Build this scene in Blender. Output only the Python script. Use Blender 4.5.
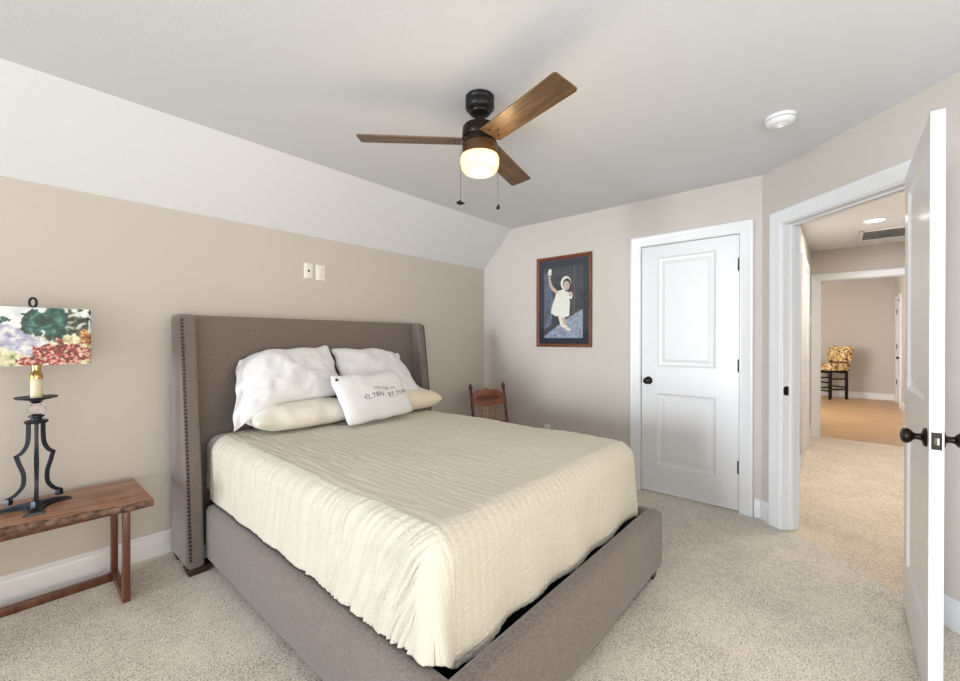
import bpy, bmesh, math, random
import numpy as np
from mathutils import Vector, Matrix, noise

random.seed(7); rng = np.random.default_rng(7)
PI = math.pi
for o in list(bpy.data.objects): bpy.data.objects.remove(o)
SC = bpy.context.scene
COL = SC.collection

# ------------------------------------------------------------------ camera
cam_d = bpy.data.cameras.new('camera'); cam = bpy.data.objects.new('camera', cam_d); COL.objects.link(cam)
cam_d.sensor_width = 36; cam_d.lens = 416.9/960*36; cam_d.clip_start = .02
yaw, pitch, roll = .716125, -.00306, .001316
F = Vector((math.cos(yaw)*math.cos(pitch), math.sin(yaw)*math.cos(pitch), math.sin(pitch)))
Rr = Vector((math.sin(yaw), -math.cos(yaw), 0)); U = Rr.cross(F)
R2 = Rr*math.cos(roll)+U*math.sin(roll); U2 = -Rr*math.sin(roll)+U*math.cos(roll)
cam.matrix_world = Matrix(((R2.x, U2.x, -F.x, 0), (R2.y, U2.y, -F.y, 0), (R2.z, U2.z, -F.z, 1.2657), (0, 0, 0, 1)))
SC.camera = cam
# ------------------------------------------------------------------ world, exposure, lights
SC.view_settings.view_transform = 'Standard'; SC.view_settings.look = 'None'
SC.view_settings.gamma = 1; SC.view_settings.use_curve_mapping = False
SC.view_settings.exposure = 0.39
w = bpy.data.worlds.new('world'); SC.world = w; w.use_nodes = True
wt = w.node_tree; wc = wt.nodes.new('ShaderNodeTexCoord'); ws = wt.nodes.new('ShaderNodeSeparateXYZ'); wr_ = wt.nodes.new('ShaderNodeValToRGB')
wt.links.new(wc.outputs['Generated'], ws.inputs[0]); wm_ = wt.nodes.new('ShaderNodeMath'); wm_.operation = 'MULTIPLY_ADD'
wm_.inputs[1].default_value = -.5; wm_.inputs[2].default_value = .5; wt.links.new(ws.outputs['Y'], wm_.inputs[0]); wt.links.new(wm_.outputs[0], wr_.inputs[0])
wr_.color_ramp.elements[0].position = .5; wr_.color_ramp.elements[0].color = (.90, .955, 1, 1)
wr_.color_ramp.elements[1].position = .95; wr_.color_ramp.elements[1].color = (1, .93, .82, 1)
wt.links.new(wr_.outputs[0], wt.nodes['Background'].inputs[0])
w.node_tree.nodes['Background'].inputs[1].default_value = .85

def area(name, loc, direction, sx, sy, power, col):
    l = bpy.data.lights.new(name, 'AREA'); l.shape = 'RECTANGLE'; l.size = sx; l.size_y = sy
    l.energy = power; l.color = col
    o = bpy.data.objects.new(name, l); COL.objects.link(o); o.location = loc
    o.rotation_euler = Vector(direction).to_track_quat('-Z', 'Z').to_euler()
    return o
def point(name, loc, power, col, r=.05):
    l = bpy.data.lights.new(name, 'POINT'); l.energy = power; l.color = col; l.shadow_soft_size = r
    o = bpy.data.objects.new(name, l); COL.objects.link(o); o.location = loc; return o
area('daylight_left', (-14.0, 2.0, 1.25), (1, -.04, .0), 4.0, 2.6, 1280, (.88, .945, 1))
area('warm_back_fill', (.4, -7.0, 1.5), (.08, 1, .0), 5.0, 2.6, 160, (1, .84, .64))  # unseen warm fill behind the camera, tinted to gild the quilt's front
area('ceiling_bounce_light', (-1.5, -1.5, .8), (.20, .14, 1), 2.4, 2.6, 88, (.84, .92, 1))  # added uplight behind the camera, imitates bounce to brighten the ceiling
area('hall_light_glow', (5.58, -.23, 2.40), (0, 0, -1), .16, .16, 16, (1, .96, .90))
area('hall_fill_light', (4.3, -.35, 2.40), (0, 0, -1), .3, .3, 15, (1, .96, .90))
area('far_room_daylight', (9.2, 1.7, 1.5), (.45, -1, -.1), 1.8, 1.5, 75, (1, .96, .90))

# ------------------------------------------------------------------ node materials
def new_mat(name):
    m = bpy.data.materials.new(name); m.use_nodes = True
    nt = m.node_tree; return m, nt, nt.nodes['Principled BSDF']
def N(nt, t, **k):
    n = nt.nodes.new(t)
    for a, b in k.items():
        if a in n.inputs: n.inputs[a].default_value = b
        else: setattr(n, a, b)
    return n
def plain(name, col, rough=.5, metal=0, bump=None, var=None, spec=.5, sheen=0, emis=None, trans=0, ior=1.45, coat=0):
    m, nt, b = new_mat(name)
    b.inputs['Base Color'].default_value = (*col, 1); b.inputs['Roughness'].default_value = rough
    b.inputs['Metallic'].default_value = metal; b.inputs['Specular IOR Level'].default_value = spec
    b.inputs['Sheen Weight'].default_value = sheen; b.inputs['Transmission Weight'].default_value = trans
    b.inputs['IOR'].default_value = ior; b.inputs['Coat Weight'].default_value = coat
    if emis: b.inputs['Emission Color'].default_value = (*emis[0], 1); b.inputs['Emission Strength'].default_value = emis[1]
    tc = N(nt, 'ShaderNodeTexCoord')
    if bump:
        n = N(nt, 'ShaderNodeTexNoise', Scale=bump[0], Detail=bump[2] if len(bump) > 2 else 4.)
        nt.links.new(tc.outputs['Object'], n.inputs['Vector'])
        bp = N(nt, 'ShaderNodeBump', Strength=bump[1], Distance=.01)
        nt.links.new(n.outputs['Fac'], bp.inputs['Height']); nt.links.new(bp.outputs[0], b.inputs['Normal'])
    if var:  # (scale, amount)
        n = N(nt, 'ShaderNodeTexNoise', Scale=var[0], Detail=5.)
        nt.links.new(tc.outputs['Object'], n.inputs['Vector'])
        r = N(nt, 'ShaderNodeValToRGB')
        r.color_ramp.elements[0].position = .3; r.color_ramp.elements[1].position = .7
        r.color_ramp.elements[0].color = (*[c*(1-var[1]) for c in col], 1)
        r.color_ramp.elements[1].color = (*[min(1, c*(1+var[1])) for c in col], 1)
        nt.links.new(n.outputs['Fac'], r.inputs[0]); nt.links.new(r.outputs[0], b.inputs['Base Color'])
    return m
def wood(name, dark, light, axis='X', scale=1.0, rough=.4, stretch=14., coat=.1):
    m, nt, b = new_mat(name)
    b.inputs['Roughness'].default_value = rough; b.inputs['Coat Weight'].default_value = coat
    tc = N(nt, 'ShaderNodeTexCoord'); mp = N(nt, 'ShaderNodeMapping')
    s = [stretch*scale]*3; s['XYZ'.index(axis)] = scale*1.2; mp.inputs['Scale'].default_value = s
    nt.links.new(tc.outputs['Object'], mp.inputs[0])
    n = N(nt, 'ShaderNodeTexNoise', Scale=2.4, Detail=7., Roughness=.65, Distortion=.7)
    nt.links.new(mp.outputs[0], n.inputs['Vector'])
    r = N(nt, 'ShaderNodeValToRGB'); e = r.color_ramp.elements
    e[0].position = .34; e[0].color = (*dark, 1); e[1].position = .68; e[1].color = (*light, 1)
    nt.links.new(n.outputs['Fac'], r.inputs[0]); nt.links.new(r.outputs[0], b.inputs['Base Color'])
    bp = N(nt, 'ShaderNodeBump', Strength=.15, Distance=.004)
    nt.links.new(n.outputs['Fac'], bp.inputs['Height']); nt.links.new(bp.outputs[0], b.inputs['Normal'])
    return m
def weave(name, c1, c2, scale=420., sheen=.25, rough=.9, bump=.35):
    m, nt, b = new_mat(name)
    b.inputs['Roughness'].default_value = rough; b.inputs['Sheen Weight'].default_value = sheen
    tc = N(nt, 'ShaderNodeTexCoord')
    cols = []
    for st in ((1, 1, .12), (.12, .12, 1)):
        mp = N(nt, 'ShaderNodeMapping'); mp.inputs['Scale'].default_value = st
        nt.links.new(tc.outputs['Object'], mp.inputs[0])
        n = N(nt, 'ShaderNodeTexNoise', Scale=scale, Detail=2.)
        nt.links.new(mp.outputs[0], n.inputs['Vector']); cols.append(n)
    ad = N(nt, 'ShaderNodeMath', operation='ADD'); nt.links.new(cols[0].outputs['Fac'], ad.inputs[0]); nt.links.new(cols[1].outputs['Fac'], ad.inputs[1])
    hf = N(nt, 'ShaderNodeMath', operation='MULTIPLY'); hf.inputs[1].default_value = .5; nt.links.new(ad.outputs[0], hf.inputs[0])
    r = N(nt, 'ShaderNodeValToRGB'); e = r.color_ramp.elements
    e[0].position = .38; e[0].color = (*c1, 1); e[1].position = .62; e[1].color = (*c2, 1)
    nt.links.new(hf.outputs[0], r.inputs[0]); nt.links.new(r.outputs[0], b.inputs['Base Color'])
    bp = N(nt, 'ShaderNodeBump', Strength=bump, Distance=.003)
    nt.links.new(hf.outputs[0], bp.inputs['Height']); nt.links.new(bp.outputs[0], b.inputs['Normal'])
    return m
def carpet_mat(name, c1, c2):
    m, nt, b = new_mat(name)
    b.inputs['Roughness'].default_value = 1; b.inputs['Specular IOR Level'].default_value = .1; b.inputs['Sheen Weight'].default_value = .15
    tc = N(nt, 'ShaderNodeTexCoord')
    n1 = N(nt, 'ShaderNodeTexNoise', Scale=150., Detail=3., Roughness=.7)
    n3 = N(nt, 'ShaderNodeTexNoise', Scale=45., Detail=3., Roughness=.6)
    n2 = N(nt, 'ShaderNodeTexNoise', Scale=2.2, Detail=3., Distortion=1.2)
    for n in (n1, n2, n3): nt.links.new(tc.outputs['Object'], n.inputs['Vector'])
    m0 = N(nt, 'ShaderNodeMath', operation='MULTIPLY_ADD'); m0.inputs[1].default_value = .25
    nt.links.new(n3.outputs['Fac'], m0.inputs[0]); nt.links.new(n1.outputs['Fac'], m0.inputs[2])
    mx = N(nt, 'ShaderNodeMath', operation='MULTIPLY_ADD'); mx.inputs[1].default_value = .16
    nt.links.new(n2.outputs['Fac'], mx.inputs[0]); nt.links.new(m0.outputs[0], mx.inputs[2])
    r = N(nt, 'ShaderNodeValToRGB'); e = r.color_ramp.elements
    e[0].position = .54; e[0].color = (*c1, 1); e[1].position = .76; e[1].color = (*c2, 1)
    nt.links.new(mx.outputs[0], r.inputs[0]); nt.links.new(r.outputs[0], b.inputs['Base Color'])
    bp = N(nt, 'ShaderNodeBump', Strength=.8, Distance=.008)
    nt.links.new(mx.outputs[0], bp.inputs['Height']); nt.links.new(bp.outputs[0], b.inputs['Normal'])
    return m

M = {}
M['wall'] = plain('greige_wall_paint', (.575, .53, .483), .75, bump=(180, .05), spec=.25)
M['ceil'] = plain('flat_white_ceiling_paint', (.745, .755, .775), .9, bump=(90, .08), spec=.1)
M['trim'] = plain('semi_gloss_white_paint', (.75, .75, .76), .28, spec=.5)
M['carpet'] = carpet_mat('speckled_beige_carpet', (.27, .238, .20), (.88, .81, .715))
M['hallcarpet'] = carpet_mat('warm_light_tinted_carpet', (.27, .222, .170), (.88, .755, .60))  # bedroom carpet again, with warm hall light mixed into its colour
M['tanfloor'] = wood('honey_hardwood', (.46, .27, .13), (.62, .40, .21), 'Y', 1.2, .45, 8.)
M['uph'] = weave('taupe_linen_upholstery', (.108, .086, .074), (.220, .182, .162), 650.)
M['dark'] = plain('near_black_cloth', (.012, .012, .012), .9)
M['foot'] = wood('espresso_foot_wood', (.02, .008, .006), (.06, .022, .016), 'Z')
M['brass_nail'] = plain('aged_brass_nail', (.075, .055, .040), .4, .9)
M['quilt'] = plain('ivory_cotton_quilt', (.62, .58, .485), .85, bump=(150, .5, 6.), sheen=.2, spec=.2)
M['sheet'] = plain('white_sheet_cotton', (.80, .79, .76), .9, bump=(60, .1), spec=.2)
M['pillow'] = plain('white_pillowcase_cotton', (.72, .72, .735), .85, bump=(26, .5, 6.), sheen=.2, spec=.2)
M['cream'] = plain('cream_pillowcase_cotton', (.74, .66, .52), .85, bump=(26, .3, 6.), sheen=.2, spec=.2)
M['offwhite'] = plain('cream_white_pillowcase', (.72, .69, .62), .85, bump=(26, .45, 6.), sheen=.2, spec=.2)
M['ink'] = plain('grey_printed_ink', (.10, .10, .11), .8)
M['walnut'] = wood('reddish_walnut', (.16, .060, .030), (.42, .205, .115), 'X', 1.0, .33, 12., .3)
M['walnutdark'] = wood('dark_red_walnut_leg', (.07, .022, .012), (.17, .062, .034), 'Z', 1.0, .35)
M['bark'] = plain('live_edge_bark', (.16, .09, .06), .8, bump=(70, .9, 6.), var=(38, .75))
M['iron'] = plain('blue_black_cast_iron', (.028, .032, .042), .38, .6, bump=(60, .2))
M['brass'] = plain('polished_brass', (.62, .42, .16), .25, 1)
M['candle'] = plain('cream_candle_sleeve', (.72, .66, .45), .5)
M['glass'] = plain('clear_glass', (1, 1, 1), .03, trans=1.)
M['bronze'] = plain('oil_rubbed_bronze', (.020, .014, .011), .32, .7)
M['nickel'] = plain('satin_nickel_bolt', (.6, .58, .52), .3, 1)
M['black'] = plain('black_painted_metal', (.012, .011, .011), .4, .4)
M['bladewood'] = wood('dark_blade_wood', (.055, .028, .013), (.20, .115, .055), 'X', 1.3, .45, 13.)
M['globe'] = plain('frosted_lit_glass', (.55, .50, .38), .5, emis=((1, .62, .20), .80))
M['ivory'] = plain('ivory_plastic', (.83, .80, .74), .4)
M['whiteplastic'] = plain('white_plastic', (.80, .80, .80), .4)
M['cherry'] = wood('glossy_cherry', (.13, .028, .012), (.34, .095, .035), 'X', 1.2, .25, 8., .5)
M['cherrydark'] = wood('dark_cherry', (.045, .012, .007), (.13, .035, .016), 'Z', 1.2, .3)
M['frame'] = wood('red_brown_frame_wood', (.075, .02, .008), (.24, .08, .032), 'Z', 1.5, .35)
M['navy'] = plain('navy_mat_board', (.006, .012, .034), .6)
M['pglass'] = plain('picture_glass', (1, 1, 1), .02, trans=1., ior=1.2)
gm, nt, b = new_mat('thin_picture_glazing')
nt.nodes.remove(b); fr = N(nt, 'ShaderNodeFresnel', IOR=1.45); tp = N(nt, 'ShaderNodeBsdfTransparent'); gl = N(nt, 'ShaderNodeBsdfGlossy', Roughness=.02); ms = N(nt, 'ShaderNodeMixShader')
nt.links.new(fr.outputs[0], ms.inputs[0]); nt.links.new(tp.outputs[0], ms.inputs[1]); nt.links.new(gl.outputs[0], ms.inputs[2]); nt.links.new(ms.outputs[0], nt.nodes['Material Output'].inputs[0])
M['pglass'] = gm
M['lens'] = plain('lit_downlight_lens', (1, 1, 1), .5, emis=((1, .93, .82), 4))
M['ventdark'] = plain('grey_vent_shadow', (.06, .06, .06), .7)

# ------------------------------------------------------------------ mesh helpers
def wloc(o):
    v = Vector(o.location)
    while o.parent: o = o.parent; v += Vector(o.location)
    return v
def tag(o, label, cat, group=None):
    o['label'] = label; o['category'] = cat
    if group: o['group'] = group
    return o
def thing(name, label, cat, loc, group=None):
    o = bpy.data.objects.new(name, None); COL.objects.link(o); o.location = loc; o.empty_display_size = .05
    return tag(o, label, cat, group)
def obj(name, bm, mat, parent=None, smooth=40, origin=None, weld=True):
    """world-space bmesh -> one mesh object whose origin is its bottom centre"""
    if weld: bmesh.ops.recalc_face_normals(bm, faces=bm.faces)
    co = np.array([v.co[:] for v in bm.verts]); lo, hi = co.min(0), co.max(0)
    c = Vector(origin) if origin is not None else Vector(((lo[0]+hi[0])/2, (lo[1]+hi[1])/2, lo[2]))
    bmesh.ops.translate(bm, verts=bm.verts, vec=-c)
    lim = math.radians(smooth)
    for f in bm.faces: f.smooth = smooth > 0
    for e in bm.edges:
        if len(e.link_faces) == 2 and e.calc_face_angle(0) > lim: e.smooth = False
    me = bpy.data.meshes.new(name); bm.to_mesh(me); bm.free()
    mats = mat if isinstance(mat, (list, tuple)) else [mat]
    for m in mats: me.materials.append(m)
    o = bpy.data.objects.new(name, me); COL.objects.link(o)
    if parent is not None: o.parent = parent; o.location = c-wloc(parent)
    else: o.location = c
    return o
def struct(name, bm, mat, **k):
    o = obj(name, bm, mat, **k); o['kind'] = 'structure'; return o
def box(bm, a, b, bev=0, seg=2, Mx=None, mi=0):
    a, b = Vector(a), Vector(b)
    r = bmesh.ops.create_cube(bm, size=1); vs = r['verts']
    d = b-a; c = (a+b)/2
    for v in vs: v.co = Vector((v.co.x*abs(d.x), v.co.y*abs(d.y), v.co.z*abs(d.z)))+c
    fs = set(f for v in vs for f in v.link_faces)
    if bev > 0:
        es = list(set(e for v in vs for e in v.link_edges))
        r = bmesh.ops.bevel(bm, geom=es, offset=min(bev, min(abs(d.x), abs(d.y), abs(d.z))*.49), segments=seg, affect='EDGES', profile=.5)
        fs = set(f for f in r['faces']) | set(f for f in fs if f.is_valid)
        for f in list(fs):
            for v in f.verts:
                for g in v.link_faces: fs.add(g)
    vv = set(v for f in fs for v in f.verts)
    if Mx is not None:
        for v in vv: v.co = Mx @ v.co
    for f in fs: f.material_index = mi
    return vv
def lathe(bm, prof, c=(0, 0, 0), n=32, Mx=None, cap=True, mi=0):
    """prof = [(r,z)...] around Z through c"""
    rings = []
    for r, z in prof:
        ring = []
        for i in range(n):
            a = 2*PI*i/n; p = Vector((r*math.cos(a), r*math.sin(a), z))
            if Mx is not None: p = Mx @ p
            ring.append(bm.verts.new(p+Vector(c)))
        rings.append(ring)
    for k in range(len(rings)-1):
        for i in range(n):
            f = bm.faces.new((rings[k][i], rings[k][(i+1) % n], rings[k+1][(i+1) % n], rings[k+1][i])); f.material_index = mi
    if cap:
        for ring in (rings[0][::-1], rings[-1]):
            f = bm.faces.new(ring); f.material_index = mi
def tube(bm, pts, rad, n=10, cap=True, sect=None, up=None):
    """swept section; rad float or list; sect = list of (x,y) unit section"""
    pts = [Vector(p) for p in pts]; m = len(pts)
    rad = [rad]*m if isinstance(rad, (int, float)) else rad
    sect = sect or [(math.cos(2*PI*i/n), math.sin(2*PI*i/n)) for i in range(n)]
    rings = []; prev = None
    for i, p in enumerate(pts):
        t = (pts[min(i+1, m-1)]-pts[max(i-1, 0)]).normalized()
        if prev is None:
            a = Vector(up) if up else (Vector((0, 0, 1)) if abs(t.z) < .9 else Vector((1, 0, 0)))
            prev = (a-t*a.dot(t)).normalized()
        prev = (prev-t*prev.dot(t)).normalized(); s = t.cross(prev)
        rings.append([bm.verts.new(p+(s*x+prev*y)*rad[i]) for x, y in sect])
    k = len(sect)
    for i in range(m-1):
        for j in range(k): bm.faces.new((rings[i][j], rings[i][(j+1) % k], rings[i+1][(j+1) % k], rings[i+1][j]))
    if cap: bm.faces.new(rings[0][::-1]); bm.faces.new(rings[-1])
def prism(bm, poly, axis, a, b, Mx=None, mi=0):
    """polygon in the plane perpendicular to axis, extruded a..b"""
    ax = 'xyz'.index(axis)
    def P(q, t):
        l = list(q); l.insert(ax, t); v = Vector(l); return Mx @ v if Mx is not None else v
    A = [bm.verts.new(P(q, a)) for q in poly]; B = [bm.verts.new(P(q, b)) for q in poly]
    fs = [bm.faces.new(A[::-1]), bm.faces.new(B)]
    for i in range(len(poly)): fs.append(bm.faces.new((A[i], A[(i+1) % len(poly)], B[(i+1) % len(poly)], B[i])))
    for f in fs: f.material_index = mi
    return A+B
def B_(): return bmesh.new()
def one(name, a, b, mat, parent=None, bev=0, seg=2, Mx=None):
    bm = B_(); box(bm, a, b, bev, seg, Mx); return obj(name, bm, mat, parent)
def grid_obj(name, P, mat, parent=None, closed=False, thick=0, origin=None):
    """P: array (n,m,3) world"""
    n, m, _ = P.shape
    c = P.reshape(-1, 3); lo, hi = c.min(0), c.max(0)
    ctr = Vector(((lo[0]+hi[0])/2, (lo[1]+hi[1])/2, lo[2]))
    V = (c-np.array(ctr)); idx = np.arange(n*m).reshape(n, m)
    Fs = np.stack([idx[:-1, :-1], idx[1:, :-1], idx[1:, 1:], idx[:-1, 1:]], -1).reshape(-1, 4)
    me = bpy.data.meshes.new(name); me.from_pydata(V.tolist(), [], Fs.tolist())
    me.polygons.foreach_set('use_smooth', [True]*len(me.polygons)); me.materials.append(mat); me.update()
    o = bpy.data.objects.new(name, me); COL.objects.link(o)
    if parent is not None: o.parent = parent; o.location = ctr-wloc(parent)
    else: o.location = ctr
    if thick:
        md = o.modifiers.new('thickness', 'SOLIDIFY'); md.thickness = thick; md.offset = -1
    return o
def vnoise(x, y, s, seed=0):
    """smooth lattice noise on arrays, about -1..1"""
    r = np.random.default_rng(seed); T = r.uniform(-1, 1, (128, 128))
    X = np.asarray(x)*s+1000.; Y = np.asarray(y)*s+1000.; xi = np.floor(X).astype(int); yi = np.floor(Y).astype(int)
    fx = X-xi; fy = Y-yi; fx = fx*fx*(3-2*fx); fy = fy*fy*(3-2*fy)
    g = lambda a, b: T[a % 128, b % 128]
    return (g(xi, yi)*(1-fx)+g(xi+1, yi)*fx)*(1-fy)+(g(xi, yi+1)*(1-fx)+g(xi+1, yi+1)*fx)*fy

# ------------------------------------------------------------------ room shell
E, D, H, Y1 = 3.5395, 3.0212, 2.43, .4324
XL, YB = -2.45, -3.05
T = .12
S2 = math.sqrt(.5)
# frame of the angled wall: s runs from the corner towards the camera side, n points out of the bedroom
MC = Matrix(((-S2, S2, 0, E), (-S2, -S2, 0, Y1), (0, 0, 1, 0), (0, 0, 0, 1)))     # (s, n, z) -> world
SEND = 1.9
YH, YR, XE, XF = .318, -.82, 7.02, 12.2
cend = MC @ Vector((SEND, 0, 0))
bm = B_(); prism(bm, [(XL-T, YB-T), (2.126+T, YB-T), (2.126+T, -.98)]+[tuple((MC @ Vector((SEND, .03, 0)))[:2]), tuple((MC @ Vector((0, .03, 0)))[:2]), (E+.05, Y1), (E+.05, D+T), (XL-T, D+T)], 'z', -.1, 0); struct('floor', bm, M['carpet'])
bm = B_(); prism(bm, [tuple((MC @ Vector((1.2, .03, 0)))[:2]), (2.7, -1.2), (7.02, -1.2), (7.02, YH+T), (E+.05, YH+T), (E+.05, Y1), tuple((MC @ Vector((0, .03, 0)))[:2])], 'z', -.1, 0); struct('floor_hall', bm, M['hallcarpet'])
bm = B_(); prism(bm, [(7.02, -1.2), (12.4, -1.2), (12.4, 2.2), (7.02, 2.2)], 'z', -.1, 0); struct('floor_far_room', bm, M['tanfloor'])
# bedroom ceiling: flat part and slope as two structures
D2, ZA = 2.6408, 2.0396
bm = B_(); prism(bm, [(XL-T, YB-T), (E+T, YB-T), (E+T, D2), (XL-T, D2)], 'z', H, H+.1); struct('ceiling', bm, M['ceil'])
bm = B_(); prism(bm, [(D2, H), (D2, H+.1), (D+T, H+.1), (D+T, ZA), (D, ZA)], 'x', XL-T, E+T); struct('ceiling_slope', bm, M['ceil'])
bm = B_(); box(bm, (XL-T, D, 0), (E+T, D+T, ZA)); struct('wall_headboard_side', bm, M['wall'])
# wall B with the closet opening
dy0, dy1, dz = 1.287, .563, 2.045
bm = B_()
prism(bm, [(Y1, 0), (dy1, 0), (dy1, dz), (dy0, dz), (dy0, 0), (D, 0), (D, ZA), (D2, H), (Y1, H)], 'x', E, E+T)
struct('wall_closet_side', bm, M['wall'])
# angled wall with the hall opening
s0, s1 = .172, .988
bm = B_()
prism(bm, [(0, 0), (s0, 0), (s0, dz), (s1, dz), (s1, 0), (SEND, 0), (SEND, H), (0, H)], 'y', 0, T, Mx=MC)
struct('wall_angled', bm, M['wall'])
bm = B_(); box(bm, (cend.x, YB, 0), (cend.x+T, cend.y+.05, H)); struct('wall_right', bm, M['wall'])
# hallway and far room

def quadwall(name, x0, x1, y0, y1, z0=0, z1=H, m='wall'):
    bm = B_(); box(bm, (x0, y0, z0), (x1, y1, z1)); return struct(name, bm, M[m])
quadwall('wall_hall_left', E+T, XE, YH, YH+T)
quadwall('wall_hall_right', 2.85, XE, YR-T, YR)
quadwall('wall_hall_near', 2.85-T, 2.85, YR-T, -.40)
bm = B_(); prism(bm, [(E+T, YH+T), (XE+T, YH+T), (XE+T, -1.3), (2.3, -1.3), (2.3, -.98)]+[tuple((MC @ Vector((1.5, T, 0)))[:2]), tuple((MC @ Vector((-.1, T, 0)))[:2])], 'z', H, H+.1)
struct('ceiling_hall', bm, M['ceil'])
oy0, oy1, oz = .235, -.66, 2.045          # clear opening at the hall's end
bm = B_(); prism(bm, [(YH+T, 0), (oy0, 0), (oy0, oz), (oy1, oz), (oy1, 0), (YR-T, 0), (YR-T, 2.52), (YH+T, 2.52)], 'x', XE, XE+T)
struct('wall_hall_end', bm, M['wall'])
quadwall('wall_far', XF, XF+T, YR-T, 2.0, z1=2.52)
fx0, fx1 = 11.80, 11.02
bm = B_(); prism(bm, [(XE+T, 0), (fx1, 0), (fx1, dz), (fx0, dz), (fx0, 0), (XF, 0), (XF, 2.52), (XE+T, 2.52)], 'y', YR-T, YR)
struct('wall_far_right', bm, M['wall'])
quadwall('wall_far_left', XE+T, XF, 1.85, 1.85+T, z1=2.52)
quadwall('wall_far_near', XE, XE+T, YH+T, 1.97, z1=2.52)
quadwall('ceiling_far_room', XE, XF+T, YR-T, 1.97, 2.52, 2.6, 'ceil')

# ------------------------------------------------------------------ trim
BB = [(0, 0), (.014, 0), (.014, .098), (.011, .108), (.009, .112), (.009, .122), (.004, .130), (0, .132)]
def base_run(name, p0, p1, inward):
    """moulded baseboard along p0->p1; inward = 2D unit vector into the room"""
    bm = B_(); A = []; Bv = []
    for d, z in BB:
        A.append(bm.verts.new((p0[0]+inward[0]*d, p0[1]+inward[1]*d, z))); Bv.append(bm.verts.new((p1[0]+inward[0]*d, p1[1]+inward[1]*d, z)))
    for i in range(len(BB)): j = (i+1) % len(BB); bm.faces.new((A[i], A[j], Bv[j], Bv[i]))
    bm.faces.new(A[::-1]); bm.faces.new(Bv)
    return struct(name, bm, M['trim'], smooth=20)
base_run('baseboard_headboard_side', (XL, D), (E, D), (0, -1))
base_run('baseboard_closet_side', (E, D-.014), (E, 1.378), (-1, 0))
base_run('baseboard_corner_short', (E, .474), (E, Y1+.006), (-1, 0))
cp = lambda s, n=0: tuple((MC @ Vector((s, n, 0)))[:2])
base_run('baseboard_angled_short', cp(.0), cp(.078), (-S2, S2))
base_run('baseboard_angled', cp(1.08), cp(SEND), (-S2, S2))
base_run('baseboard_right', (cend.x, cend.y), (cend.x, YB), (-1, 0))
base_run('baseboard_hall_left', (6.30, YH), (XE, YH), (0, -1))
base_run('baseboard_hall_near', (3.66, YH), (5.2, YH), (0, -1))
base_run('baseboard_hall_right', (2.9, YR), (XE, YR), (0, 1))
base_run('baseboard_far', (XF, 1.85), (XF, YR), (-1, 0))
base_run('baseboard_far_right', (XF, YR), (fx0+.09, YR), (0, 1))
base_run('baseboard_far_right_near', (fx1-.09, YR), (XE+T, YR), (0, 1))

def casing(name, Mx, a0, a1, ztop, w=.088, th=.02, side=1):
    """three-sided moulded casing round an opening a0..a1 in a wall frame (a, n, z); sits on n=0 facing -n*side"""
    prof = [(0, 0), (0, .010), (.006, .014), (.020, .014), (.028, .017), (.062, .020), (.072, .024), (w-.006, .024), (w, .018), (w, 0)]
    bm = B_()
    path = [(a0, 0, -1, 0), (a0, ztop, -1, 1), (a1, ztop, 1, 1), (a1, 0, 1, 0)]
    rings = []
    for a, z, da, dzz in path:
        rings.append([bm.verts.new(Mx @ Vector((a+da*u, -side*t, z+dzz*u))) for u, t in prof])
    for k in range(3):
        for i in range(len(prof)-1): bm.faces.new((rings[k][i], rings[k][i+1], rings[k+1][i+1], rings[k+1][i]))
    bm.faces.new(rings[0]); bm.faces.new(rings[-1][::-1])
    return struct(name, bm, M['trim'], smooth=25)
def jamb(name, Mx, a0, a1, ztop, depth, th=.016, stop=(.045, .058)):
    bm = B_()
    for a, b in ((a0, a0+th), (a1-th, a1)): box(bm, (a, -.001, 0), (b, depth+.001, ztop), .0015, 1, Mx)
    box(bm, (a0+th, -.001, ztop-th), (a1-th, depth+.001, ztop), .0015, 1, Mx)
    if stop:
        for a, b in ((a0+th, a0+th+.011), (a1-th-.011, a1-th)): box(bm, (a, stop[0], 0), (b, stop[1]+.02, ztop-th), .002, 1, Mx)
        box(bm, (a0+th+.011, stop[0], ztop-th-.011), (a1-th-.011, stop[1]+.02, ztop-th), .002, 1, Mx)
    return struct(name, bm, M['trim'])
# wall B frame: a = -y direction (left to right in view), n = +x
MB_ = Matrix(((0, 1, 0, E), (-1, 0, 0, 0), (0, 0, 1, 0), (0, 0, 0, 1)))
a0, a1 = -dy0, -dy1
casing('trim_1', MB_, a0+.006, a1-.006, dz-.006)
jamb('trim_2', MB_, a0, a1, dz, T, th=.007, stop=(.045, .055))
casing('trim_3', MC, s0+.006, s1-.006, dz-.008)
jamb('trim_4', MC, s0, s1, dz, T, stop=(.048, .062))
MCb = MC @ Matrix.Translation((0, T, 0))
casing('trim_5', MCb, s0+.006, s1-.006, dz-.008, side=-1, w=.05)
ME_ = Matrix(((0, 1, 0, XE), (-1, 0, 0, 0), (0, 0, 1, 0), (0, 0, 0, 1)))
casing('trim_6', ME_, -oy0, -oy1, oz-.006, w=.083)
jamb('trim_7', ME_, -oy0, -oy1, oz, T, stop=None)
casing('trim_8', ME_ @ Matrix.Translation((0, T, 0)), -oy0, -oy1, oz-.006, w=.083, side=-1)

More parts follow.
